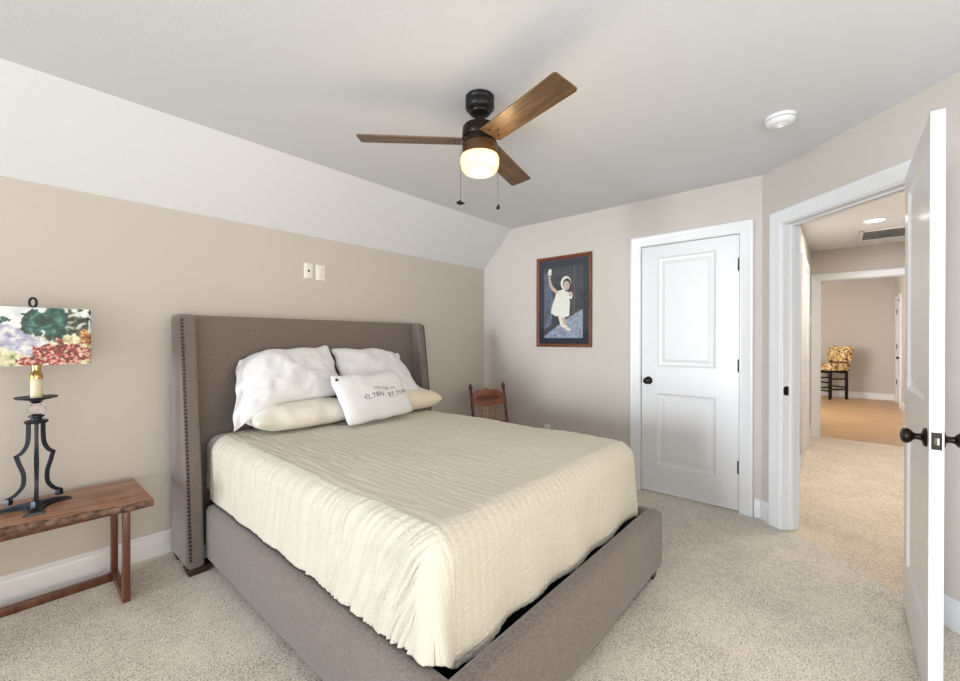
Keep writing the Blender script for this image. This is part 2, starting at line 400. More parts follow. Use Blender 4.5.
# ------------------------------------------------------------------ doors
def panel_door(name, Mx, w_, h_, th, zb=.012, panels=None):
    """slab with recessed moulded panels on both faces. local: a 0..w, n 0..th (n=0 is front), z"""
    panels = panels or [(.115, .235, w_-.115, .83), (.115, 1.045, w_-.115, 1.935)]
    bm = B_()
    xs = [0, panels[0][0], panels[0][2], w_]
    zs = [zb, panels[0][1], panels[0][3], panels[1][1], panels[1][3], h_]
    for side in (0, 1):
        y = 0 if side == 0 else th; sg = 1 if side == 0 else -1
        for i in range(3):
            for j in range(5):
                x0, x1, z0, z1 = xs[i], xs[i+1], zs[j], zs[j+1]
                if i == 1 and j in (1, 3):
                    # stepped recess then raised field
                    lv = [(0, 0), (.004, .004), (.014, .011), (.026, .013), (.034, .013), (.060, .006), (.064, .006)]
                    R = []
                    for ins, dp in lv:
                        R.append([bm.verts.new((px, y+sg*dp, pz)) for px, pz in ((x0+ins, z0+ins), (x1-ins, z0+ins), (x1-ins, z1-ins), (x0+ins, z1-ins))])
                    for k in range(len(R)-1):
                        for q in range(4): bm.faces.new((R[k][q], R[k][(q+1) % 4], R[k+1][(q+1) % 4], R[k+1][q]))
                    bm.faces.new(R[-1])
                else:
                    bm.faces.new([bm.verts.new((px, y, pz)) for px, pz in ((x0, z0), (x1, z0), (x1, z1), (x0, z1))])
    for p in (((0, 0, zb), (0, th, zb), (0, th, h_), (0, 0, h_)), ((w_, 0, zb), (w_, th, zb), (w_, th, h_), (w_, 0, h_)),
              ((0, 0, zb), (w_, 0, zb), (w_, th, zb), (0, th, zb)), ((0, 0, h_), (w_, 0, h_), (w_, th, h_), (0, th, h_))):
        bm.faces.new([bm.verts.new(q) for q in p])
    bmesh.ops.remove_doubles(bm, verts=bm.verts, dist=1e-5)
    for v in bm.verts: v.co = Mx @ v.co
    o = struct(name, bm, M['trim'], smooth=12)
    return o
def knob(door, Mx, a, z, n, sgn):
    """round door knob: rose, neck, ball; axis along -n*sgn"""
    rot = Matrix(((1, 0, 0), (0, 0, -sgn), (0, 1, 0))).to_4x4()   # z axis -> -n*sgn
    Q = Mx @ Matrix.Translation((a, n, z)) @ rot
    bm = B_(); lathe(bm, [(.0325, 0), (.033, .003), (.029, .008), (.016, .011), (.012, .014), (.0105, .022), (.012, .030), (.020, .036), (.0265, .044), (.0275, .052), (.024, .060), (.014, .0645), (.004, .066)], n=28, Mx=Q)
    return obj('door_knob', bm, M['bronze'], door)
def hinge(door, Mx, a, z, n):
    bm = B_(); box(bm, (a-.010, n-.003, z-.045), (a+.012, n+.002, z+.045), .001, 1, Mx)
    Q = Mx @ Matrix.Translation((a+.002, n-.007, z-.047))
    lathe(bm, [(.003, -.004), (.0065, 0), (.0065, .030), (.0055, .031), (.0065, .032), (.0065, .062), (.0055, .063), (.0065, .064), (.0065, .094), (.003, .098)], n=14, Mx=Q)
    return obj('hinge', bm, M['black'], door)
# closet door
MD1 = MB_ @ Matrix.Translation((a0+.010, .006, 0))
w1 = (a1-a0)-.020
d1 = panel_door('door_1', MD1, w1, 2.035, .036, panels=[(.125, .235, w1-.150, .825), (.125, 1.045, w1-.150, 1.94)])
knob(d1, MD1, .056, .925, 0, 1)
one('latch_plate', (-.004, -.0015, .90), (.0015, .012, .955), M['black'], d1, .0005, 1, MD1)
for z in (1.817, 1.073, .328): hinge(d1, MD1, w1+.001, z, 0)
# bedroom door, swung wide into the room: hinge at s1, slab along -X
hx, hy = 2.812, -.2560
MD2 = Matrix(((-1, 0, 0, hx), (0, 1, 0, hy), (0, 0, 1, 0), (0, 0, 0, 1)))   # a -> -x, n -> +y (n=0 face looks to -y)
w2 = hx-2.060
d2 = panel_door('door_2', MD2, w2, 2.035, .035)
knob(d2, MD2, w2-.062, .925, 0, 1)
MD2f = MD2 @ Matrix(((1, 0, 0, 0), (0, -1, 0, .035), (0, 0, 1, 0), (0, 0, 0, 1)))
knob(d2, MD2f, w2-.062, .925, 0, 1)
one('latch_plate', (w2-.0005, .005, .896), (w2+.0015, .030, .954), M['bronze'], d2, .0005, 1, MD2)
bm = B_(); prism(bm, [(w2+.001, .011), (w2+.010, .013), (w2+.010, .016), (w2+.001, .024)], 'z', .914, .936, Mx=MD2); obj('latch_bolt', bm, M['nickel'], d2)
for z in (1.84, 1.07, .30): hinge(d2, MD2, -.002, z, .0)
# strike plate on the far jamb of the hall opening
bm = B_(); box(bm, (s0+.0155, .010, .895), (s0+.018, .040, .955), .001, 1, MC); box(bm, (s0+.0155, .004, .905), (s0+.0185, .012, .945), .001, 1, MC)

o = obj('strike_plate', bm, M['bronze']); tag(o, 'small dark bronze strike plate on the left door jamb', 'strike plate')
# far room door
MFr = Matrix(((-1, 0, 0, fx0), (0, -1, 0, YR), (0, 0, 1, 0), (0, 0, 0, 1)))
MFr2 = Matrix(((-1, 0, 0, 0), (0, -1, 0, YR), (0, 0, 1, 0), (0, 0, 0, 1)))
casing('trim_9', MFr2, -fx0, -fx1, dz, w=.085)
MD3 = MFr @ Matrix.Translation((.006, .004, 0))
d3 = panel_door('door_3', MD3, fx0-fx1-.012, 2.035, .036)
knob(d3, MD3, fx0-fx1-.075, .925, 0, 1)
for z in (1.83, 1.13, .42): hinge(d3, MD3, 0, z, 0)
# closed door in the hall's left wall
MHL = Matrix(((1, 0, 0, 0), (0, 1, 0, YH), (0, 0, 1, 0), (0, 0, 0, 1)))
casing('trim_10', MHL, 5.30, 6.20, dz, w=.085)
d4 = panel_door('door_4', MHL @ Matrix.Translation((5.30, -.006, 0)), .90, 2.04, .005, panels=[(.13, .235, .77, .83), (.13, 1.045, .77, 1.935)])

# ------------------------------------------------------------------ wall plates, vent, detector, downlight
def plate(name, label, cat, Mx, a, z, w_, h_, kind, th=.006):
    t = thing(name, label, cat, (Mx @ Vector((a, 0, z-h_/2)))[:])
    one('cover_plate', (a-w_/2, -th, z-h_/2), (a+w_/2, -.0002, z+h_/2), M['ivory'], t, .003, 2, Mx)
    if kind == 'coax':
        Q = Mx @ Matrix.Translation((a, -th, z)) @ Matrix(((1, 0, 0), (0, 0, -1), (0, 1, 0))).to_4x4()
        bm = B_(); lathe(bm, [(.0075, 0), (.0075, .004), (.005, .005), (.005, .010), (.001, .010)], n=16, Mx=Q); obj('jack', bm, M['black'], t)
    elif kind == 'duplex':
        for dzz in (-.021, .021):
            r = one('receptacle', (a-.017, -th-.0025, z+dzz-.014), (a+.017, -th+.001, z+dzz+.014), M['ivory'], t, .004, 2, Mx)
            for s in (-1, 1): one('slot', (a+s*.006-.001, -th-.003, z+dzz-.004), (a+s*.006+.001, -th-.002, z+dzz+.005), M['ventdark'], r, 0, 1, Mx)
    elif kind == 'rocker':
        one('rocker', (a-.016, -th-.005, z-.033), (a+.016, -th+.001, z+.033), M['ivory'], t, .003, 2, Mx)
    if kind != 'coax' and kind != 'duplex': t['group'] = 'hallway switch plates'
    return t
MA = Matrix(((1, 0, 0, 0), (0, 1, 0, D), (0, 0, 1, 0), (0, 0, 0, 1)))
plate('cable_plate', 'ivory wall plate with one dark round jack, left of the pair above the headboard', 'wall plate', MA, 1.511, 1.775, .068, .114, 'coax', .008)
plate('outlet_plate', 'ivory duplex outlet plate above the headboard, right of the jack plate', 'outlet', MA, 1.604, 1.773, .078, .118, 'duplex', .008)
plate('outlet_plate', 'low white outlet plate peeking over the bed, below the framed picture', 'outlet', MB_, -2.196, .372, .072, .116, 'duplex')
plate('light_switch', 'white switch plate on the hallway left wall, the upper of two', 'switch', MHL, 6.42, 1.50, .075, .118, 'rocker', .02)
plate('light_switch', 'white switch plate on the hallway left wall, the lower of two', 'switch', MHL, 6.42, 1.18, .075, .118, 'rocker', .012)

t = thing('smoke_detector', 'round white smoke detector on the bedroom ceiling', 'smoke detector', (2.68, .25, H))
bm = B_(); lathe(bm, [(.068, 0), (.068, -.012), (.066, -.016)], (2.68, .25, H), 40); obj('mounting_base', bm, M['whiteplastic'], t)
bm = B_(); lathe(bm, [(.060, -.016), (.060, -.021)], (2.68, .25, H), 40); obj('sensor_slots', bm, M['ventdark'], t)
bm = B_(); lathe(bm, [(.066, -.020), (.066, -.026), (.055, -.040), (.038, -.044), (.034, -.043), (.030, -.047), (.014, -.050), (.013, -.056), (.002, -.057)], (2.68, .25, H), 40); obj('cover', bm, M['whiteplastic'], t)

t = thing('recessed_light', 'round lit recessed light in the hallway ceiling', 'ceiling light', (5.58, -.23, H))
bm = B_(); lathe(bm, [(.092, 0), (.092, -.004), (.084, -.009), (.072, -.007), (.070, 0)], (5.58, -.23, H), 36, cap=False); obj('trim_ring', bm, M['whiteplastic'], t)
bm = B_(); lathe(bm, [(.071, -.001), (.071, -.006), (.040, -.010), (.002, -.011)], (5.58, -.23, H), 36); obj('lens', bm, M['lens'], t)

t = thing('return_air_vent', 'white slatted return air vent in the hallway ceiling', 'vent', (6.34, -.42, H))
vx0, vx1, vy0, vy1 = 6.05, 6.64, -.72, -.13
bm = B_()
for a, b in (((vx0, vy0), (vx1, vy0+.035)), ((vx0, vy1-.035), (vx1, vy1)), ((vx0, vy0), (vx0+.035, vy1)), ((vx1-.035, vy0), (vx1, vy1))):
    box(bm, (*a, H-.012), (*b, H-.0002), .003)
obj('frame', bm, M['whiteplastic'], t)
one('shade_backing', (vx0+.03, vy0+.03, H-.003), (vx1-.03, vy1-.03, H-.0005), M['ventdark'], t)  # dark sheet standing in for the shade between the slats
for k in range(8):
    x = vx0+.065+k*.0650
    Q = Matrix.Translation((x, 0, H-.009)) @ Matrix.Rotation(math.radians(-10), 4, 'Y')
    one('slat', (-.014, vy0+.03, -.0012), (.014, vy1-.03, .0012), M['whiteplastic'], t, 0, 1, Q)

# ------------------------------------------------------------------ ceiling fan
FX, FY = 1.51, 1.317
fan = thing('ceiling_fan', 'three-blade wooden ceiling fan with a lit round globe', 'ceiling fan', (FX, FY, H))
bm = B_(); lathe(bm, [(.060, 0), (.068, -.004), (.069, -.022), (.066, -.026), (.069, -.030), (.069, -.058), (.062, -.068), (.050, -.076), (.048, -.084), (.036, -.092), (.018, -.094)], (FX, FY, H), 40); obj('canopy', bm, M['black'], fan)
bm = B_(); lathe(bm, [(.0125, -.09), (.0125, -.135), (.020, -.138), (.020, -.156)], (FX, FY, H), 20); obj('downrod', bm, M['black'], fan)
bm = B_(); lathe(bm, [(.018, 2.292), (.060, 2.290), (.078, 2.284), (.084, 2.274), (.085, 2.232), (.083, 2.228), (.078, 2.224), (.078, 2.202), (.085, 2.200), (.083, 2.197), (.02, 2.197)], (FX, FY, 0), 44); obj('motor_housing', bm, M['bronze'], fan)
bm = B_(); lathe(bm, [(.03, 2.200), (.080, 2.199), (.085, 2.193), (.085, 2.146), (.080, 2.142), (.03, 2.142)], (FX, FY, 0), 44)
lk = obj('light_kit_ring', bm, plain('brown_bronze_ring', (.10, .050, .022), .35, .5), fan)
bm = B_(); lathe(bm, [(.070, 2.147), (.088, 2.143), (.0925, 2.132), (.0925, 2.106), (.088, 2.084), (.074, 2.066), (.050, 2.056), (.020, 2.052), (.002, 2.0515)], (FX, FY, 0), 48); obj('globe', bm, M['globe'], fan)
point('fan_bulb_glow', (FX, FY, 2.01), 3, (1, .72, .38), .06)
point('fan_bulb_side_glow', (FX-.02, FY-.14, 2.09), .6, (1, .66, .30), .03)
def blade(ang):
    Q = Matrix.Translation((FX, FY, 2.213)) @ Matrix.Rotation(ang, 4, 'Z') @ Matrix.Rotation(math.radians(-11), 4, 'X')
    out = []
    r0, r1, hw0, hw1, cr = .085, .572, .056, .062, .014
    poly = [(r0, -hw0)]
    for k in range(6): a = -PI/2+k*PI/2/5; poly.append((r1-cr+cr*math.cos(a), -hw1+cr+cr*math.sin(a)))
    for k in range(6): a = k*PI/2/5; poly.append((r1-cr+cr*math.cos(a), hw1-cr+cr*math.sin(a)))
    poly.append((r0, hw0))
    bm = B_(); prism(bm, poly, 'z', -.003, .003)
    me_o = obj('blade', bm, M['bladewood'], None, origin=(0, 0, 0))
    me_o.matrix_basis = Matrix.Translation(Vector((FX, FY, 2.213))-Vector((FX, FY, H))) @ Q.to_3x3().to_4x4()
    me_o.parent = fan
    for sx, sy in ((.118, -.026), (.118, .026), (.148, 0)):
        bm = B_(); lathe(bm, [(.0055, -.003), (.005, -.0055), (.001, -.006)], (sx, sy, 0), 12)
        s = obj('screw', bm, M['bronze'], None); s.parent = me_o
    bm = B_(); box(bm, (.03, -.022, .003), (.16, .022, .007), .002)
    s = obj('blade_bracket', bm, M['bronze'], None); s.parent = me_o
for a in (15, 134.5, 255): blade(math.radians(a))
def chain(x, y, z0, z1, fob):
    bm = B_()
    tube(bm, [(x, y, z0), (x, y, z1)], .0009, 6)
    c = obj('pull_chain', bm, M['bronze'], fan)
    bm = B_(); lathe(bm, fob, (x, y, z1-.004), 20); obj('chain_fob', bm, M['black'], c)
chain(1.471, 1.407, 2.19, 1.945, [(.002, .004), (.006, 0), (.020, -.008), (.021, -.012), (.012, -.018), (.002, -.020)])
chain(1.590, 1.269, 2.19, 1.925, [(.002, .004), (.007, -.002), (.010, -.010), (.009, -.018), (.003, -.024)])

# ------------------------------------------------------------------ framed picture on wall B
pic = thing('framed_picture', 'framed picture of a small child in white on navy mat', 'picture', (E, 2.018, 1.193))
py0, py1, pz0, pz1 = 2.315, 1.722, 1.193, 2.067
MP = Matrix(((0, 1, 0, E), (-1, 0, 0, py0), (0, 0, 1, pz0), (0, 0, 0, 1)))       # (a, n, z)
PW, PH = py0-py1, pz1-pz0
bm = B_()
prof = [(0, 0), (0, .018), (.006, .024), (.016, .025), (.024, .019), (.030, .016), (.034, .008), (.034, 0)]
rings = []
for ca, cz, da, dzz in ((0, 0, 1, 1), (PW, 0, -1, 1), (PW, PH, -1, -1), (0, PH, 1, -1)):
    rings.append([bm.verts.new(MP @ Vector((ca+da*u, -t_-.001, cz+dzz*u))) for u, t_ in prof])
for k in range(4):
    for i in range(len(prof)): j = (i+1) % len(prof); bm.faces.new((rings[k][i], rings[k][j], rings[(k+1) % 4][j], rings[(k+1) % 4][i]))
obj('frame', bm, M['frame'], pic, smooth=30)
one('mat_board', (.03, -.006, .03), (PW-.03, -.002, PH-.03), M['navy'], pic, 0, 1, MP)
one('glass_pane', (.03, -.0135, .03), (PW-.03, -.0120, PH-.03), M['pglass'], pic, 0, 1, MP)
prt = B_()
pm = [plain('print_dark_background', (.035, .04, .05), .6, var=(9, .6)), plain('print_blue_grey_floor', (.30, .34, .42), .6, var=(30, .35)),
      plain('print_dress_cream', (.80, .79, .70), .6, var=(40, .12)), plain('print_skin', (.62, .45, .36), .6),
      plain('print_blue_grey_curtain', (.10, .14, .22), .6, var=(14, .5)), plain('print_dark_hair', (.03, .02, .02), .6), plain('print_rust_line', (.25, .12, .09), .6)]
IA0, IA1, IZ0, IZ1 = .085, PW-.092, .085, PH-.110
iw, ih = IA1-IA0, IZ1-IZ0
lay = [0]
def ip(poly, mi):
    lay[0] += 1; y = -.0064-.00012*lay[0]
    vs = [prt.verts.new(MP @ Vector((IA0+u*iw, y, IZ0+v*ih))) for u, v in poly]
    f = prt.faces.new(vs); f.material_index = mi
def ell(cx, cy, rx, ry, mi, rot=0, n=18):
    ip([(cx+rx*math.cos(t)*math.cos(rot)-ry*math.sin(t)*math.sin(rot)*1, cy+(rx*math.cos(t)*math.sin(rot)+ry*math.sin(t)*math.cos(rot))) for t in [2*PI*k/n for k in range(n)]], mi)
ip([(0, 0), (1, 0), (1, 1), (0, 1)], 0)
ip([(.0, .12), (.20, .2), (.24, .62), (.14, .9), (.05, .95), (0, .9)], 4)
ip([(0, 0), (1, 0), (1, .40), (.60, .27), (.22, .12), (0, .03)][::1], 1)
ip([(.78, .30), (.79, .30), (.80, 1), (.785, 1)], 6)
ip([(0, 0), (.012, 0), (.012, 1), (0, 1)], 6)
ip([(.47, .30), (.55, .30), (.60, .14), (.66, .12), (.64, .09), (.55, .12), (.51, .15)], 3)      # far leg
ip([(.38, .30), (.47, .30), (.50, .19), (.56, .17), (.53, .14), (.44, .17)], 2)
ell(.64, .125, .07, .018, 2, -.15); ell(.56, .165, .06, .016, 2, -.15)
ip([(.33, .66), (.52, .69), (.63, .62), (.68, .50), (.66, .31), (.55, .29), (.42, .30), (.28, .32), (.18, .36), (.22, .47), (.29, .58)], 2)
ip([(.12, .85), (.17, .845), (.22, .75), (.36, .67), (.34, .62), (.20, .69), (.13, .76)], 3)        # raised arm
ell(.145, .87, .03, .022, 3)
ip([(.11, .90), (.19, .90), (.20, .98), (.15, 1.0), (.10, .96)], 2)
ip([(.60, .66), (.68, .62), (.75, .59), (.72, .54), (.62, .56)], 2)
ell(.575, .77, .135, .10, 2); ell(.60, .755, .105, .082, 5); ell(.59, .735, .085, .065, 3)
ell(.555, .745, .010, .006, 5); ell(.63, .742, .010, .006, 5); ip([(.565, .71), (.60, .70), (.625, .71), (.60, .704)], 6)
ell(.70, .61, .05, .035, 3)
obj('print', prt, pm, pic, weld=False, smooth=0)
# ------------------------------------------------------------------ bed
BX0, BX1, BY0 = .738, 2.345, .725
bed = thing('upholstered_bed', 'taupe upholstered wingback bed frame with nailhead trim', 'bed', (1.54, 1.85, 0))
def rail(name, a, b): 
    return one(name, a, b, M['uph'], bed, .030, 5)
rail('side_rail', (BX0, BY0+.055, .048), (BX0+.070, 2.66, .346))
rail('side_rail', (BX1-.070, BY0+.055, .048), (BX1, 2.66, .346))
rail('footboard', (BX0, BY0, .048), (BX1, BY0+.090, .348))
def wing_front(z):   # front edge y of a wing at height z
    zz = np.clip(z, .05, 1.4)
    return float(np.interp(zz, [.05, .45, .77, 1.1, 1.30, 1.385, 1.405], [2.600, 2.640, 2.684, 2.725, 2.752, 2.765, 2.790]))
def wing(x0, x1, outer):
    bm = B_()
    zs = [.036, .05, .075]+list(np.linspace(.10, 1.34, 26))+[1.37, 1.385, 1.397, 1.405]
    sect = 5; rings = []
    for z in zs:
        yf = wing_front(z); yb = 2.925; r = .016; ring = []
        if z > 1.39: r = .022
        ins = .010 if z in (.036, 1.405) else (0.003 if z > 1.39 else 0)
        X0, X1 = x0+ins, x1-ins; yf += ins
        for k in range(sect+1): a = PI+k*PI/2/sect; ring.append((X0+r+r*math.cos(a), yf+r+r*math.sin(a)))
        for k in range(sect+1): a = 1.5*PI+k*PI/2/sect; ring.append((X1-r+r*math.cos(a), yf+r+r*math.sin(a)))
        ring += [(X1, yb), (X0, yb)]
        rings.append([bm.verts.new((p[0], p[1], z)) for p in ring])
    n = len(rings[0])
    for k in range(len(rings)-1):
        for i in range(n): bm.faces.new((rings[k][i], rings[k][(i+1) % n], rings[k+1][(i+1) % n], rings[k+1][i]))
    bm.faces.new(rings[0][::-1]); bm.faces.new(rings[-1])
    wg = obj('wing', bm, M['uph'], bed, smooth=50)
    # welt line on the front face
    xw = x0+.024 if outer < 0 else x1-.024
    nx = x0+.0135 if outer < 0 else x1-.0135
    first = None
    for i in range(66):
        z = .085+i*.0198
        y = wing_front(z)+.002
        if first is None:
            bm = B_(); lathe(bm, [(.0085, 0), (.0076, .0034), (.0050, .0058), (.0010, .006)], n=12, Mx=Matrix.Rotation(PI/2, 4, 'X'))
            first = obj('nailhead', bm, M['brass_nail'], wg, origin=(0, 0, 0)); nd = first
        else:
            nd = first.copy(); COL.objects.link(nd); nd.parent = wg
        nd.location = Vector((nx, y, z))-wloc(wg)
    return wg
wing(.645, .724, -1); wing(2.359, 2.438, 1)
bm = B_(); box(bm, (.722, 2.845, .036), (2.361, 2.925, 1.405), .018, 4); obj('headboard', bm, M['uph'], bed)
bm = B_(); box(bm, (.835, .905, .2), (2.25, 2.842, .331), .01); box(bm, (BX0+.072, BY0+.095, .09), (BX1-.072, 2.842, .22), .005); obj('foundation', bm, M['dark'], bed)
def foot(x, y, w_=.055, h_=.062, d_=.055):
    bm = B_(); vs = box(bm, (x-w_/2, y-d_/2, 0), (x+w_/2, y+d_/2, h_), .003)
    for v in vs:
        if v.co.z < .02: v.co.x = x+(v.co.x-x)*.8; v.co.y = y+(v.co.y-y)*.85
    obj('bed_foot', bm, M['foot'], bed)
foot(.700, 2.645, .118, .040, .085); foot(2.383, 2.645, .118, .040, .085); foot(.700, 2.89, .10, .040, .06); foot(2.383, 2.89, .10, .040, .06)
foot(2.275, .775, .06, .062, .06); foot(.81, .775, .06, .062, .06)

mat_ = one('mattress', (.815, .885, .332), (2.268, 2.838, .682), M['sheet'], None, .05, 5)
tag(mat_, 'white mattress on the taupe bed under the ivory quilt', 'mattress')

QW = .036
def drape(name, ax0, ax1, dropL, dropR, bhead, dropF, ztop, cr, step, seed, quilted, mat, off=0.0, front=True, hemw=.02):
    """cloth over the mattress box. a across (incl. drops), b from head to foot (incl. drop)"""
    W0, W1 = ax0+cr, ax1-cr; YF = .850-off+cr if front else None
    ea, eb = .7, .7
    a = np.arange(W0-dropL-cr*1.57, W1+dropR+cr*1.57+step*.5, step)
    Lb = bhead-(YF if front else bhead-.16)+(dropF+cr*1.57 if front else 0)
    b = np.arange(0, Lb+step*.5, step)
    A, Bb = np.meshgrid(a, b, indexing='ij')
    Yt = bhead-Bb
    ox = np.where(A < W0, W0-A, np.where(A > W1, A-W1, 0)); sx = np.where(A < W0, -1., 1.)
    oy = np.maximum(0, (YF if front else -99)-Yt)
    X = np.clip(A, W0, W1); Y = np.maximum(Yt, YF if front else -99)
    p = 5.0
    d = (ox**p+oy**p)**(1/p)
    th = np.arctan2(oy, ox+1e-9)
    dirx = sx*np.where(ox+oy > 0, ox/np.sqrt(ox**2+oy**2+1e-12), 0); diry = -np.where(ox+oy > 0, oy/np.sqrt(ox**2+oy**2+1e-12), 0)
    # profile: quarter round, then hanging
    q = cr*PI/2
    ang = np.clip(d/cr, 0, PI/2)
    out = cr*np.sin(ang); dn = cr*(1-np.cos(ang))+np.maximum(0, d-q)
    hang = np.clip(np.maximum(0, d-q)/.3, 0, 1.3)
    both = (ox > 0) & (oy > 0); cm = np.where(both, np.sin(2*th), 0)*.6
    out = out+hang*(.004+np.where(both, .035*cm, 0)*np.where(sx < 0, 1, .6))
    # soft folds of the hanging cloth
    per = np.where(oy > ox, A*1.0, Yt*1.0+3.7)
    fold = np.sin(per*2*PI/.31+1.5*vnoise(per, d*.4, 2.2, seed+5))*.009*hang*np.where(oy > ox, 1, .35)
    out = out+fold
    X = X+dirx*out; Y = Y+diry*out; Z = ztop-dn
    nx, ny, nz = dirx*np.sin(ang), diry*np.sin(ang), np.where(d > 0, np.cos(ang), 1.)
    h = np.zeros_like(A)
    if quilted:
        Aw = A+.004*vnoise(A, Bb, 6, seed)
        ch = np.abs(np.sin(Aw*PI/QW))**.38
        fl = .5+.5*vnoise(A, Bb, 2.3, seed+1)
        top = 1-np.clip(d/.06, 0, 1)
        side = np.clip(ox/.05, 0, 1)*(A < W0)*np.clip(1-oy/.10, 0, 1); frontm = np.clip(oy/.06, 0, 1)*np.clip(1-np.maximum(0, W0-A)/.08, 0, 1)
        row = np.floor(Aw/QW)
        # front drop: short puckers between straight stitch lines
        ph = Bb*2*PI/.0165+row*1.9+2.4*vnoise(A*1.0, Bb, 14, seed+2)
        h += frontm*(.0046*ch+.0024*np.sin(ph)*ch*(.5+.5*fl))
        # top: fine lines along the bed, broken by shallow puckers
        rid = 1-np.abs(vnoise(A*70, Yt*6, 1, seed+9))*1.6
        h += top*(.0026*ch+.0028*rid+.0016*vnoise(A*25, Yt*60, 1, seed+10)*fl)
        # left and right drops: long crinkles running down the cloth
        dmask = (1-top)*(1-frontm)
        drop = np.maximum(0, W0-A)
        k_ = .15+.85*np.exp(-np.maximum(0, Yt-YF)/.28)
        w1_ = Yt-k_*drop+.018*vnoise(A, Yt, 6, seed+11)
        c1_ = 1-2*np.abs(vnoise(w1_*46, A*4, 1, seed+12)); c2_ = vnoise(w1_*90, A*14, 1, seed+13)
        near = np.clip((1.85-Yt)/.65, .22, 1)*np.clip(1-oy/.07, 0, 1)
        h += dmask*near*(.0125*c1_+.0024*c2_)+dmask*.0012*ch
        h += .007*vnoise(A, Bb, 2.6, seed+6)*(1-.5*np.clip(d/.1, 0, 1))+.002*vnoise(A, Bb, 9, seed+7)
    else:
        h += .004*vnoise(A, Bb, 7, seed)+.002*vnoise(A, Bb, 25, seed+1)
    X = X+nx*h; Y = Y+ny*h; Z = Z+nz*h
    # ragged hem
    Z = np.where((d > dropL*.6), Z+.010*vnoise(per, per*0, 3.3, seed+8)*np.clip((d-.1)/.2, 0, 1)*np.where(oy > ox, 1.5, .15), Z)
    if quilted: Z = np.maximum(Z, np.interp(X, [.812, .875, 2.21, 2.271], [.3535, .30, .30, .3535]))
    P = np.stack([X, Y, Z], -1)
    return P
P = drape('quilt', .783, 2.300, .262, .262, 2.70, .300, .703, .085, .005, 3, True, M['quilt'])
q_ = grid_obj('quilt', P, M['quilt'], None, thick=.003)
tag(q_, 'ivory channel-stitched quilt spread over the bed and hanging to its rails', 'quilt')
P = drape('sheet', .800, 2.285, .24, .24, 2.830, 0, .691, .07, .012, 11, False, M['sheet'], front=False)
P = P[:, :]
o = grid_obj('flat_sheet', P, M['sheet'], None, thick=.003)
tag(o, 'white sheet edge showing behind the quilt by the headboard', 'sheet')

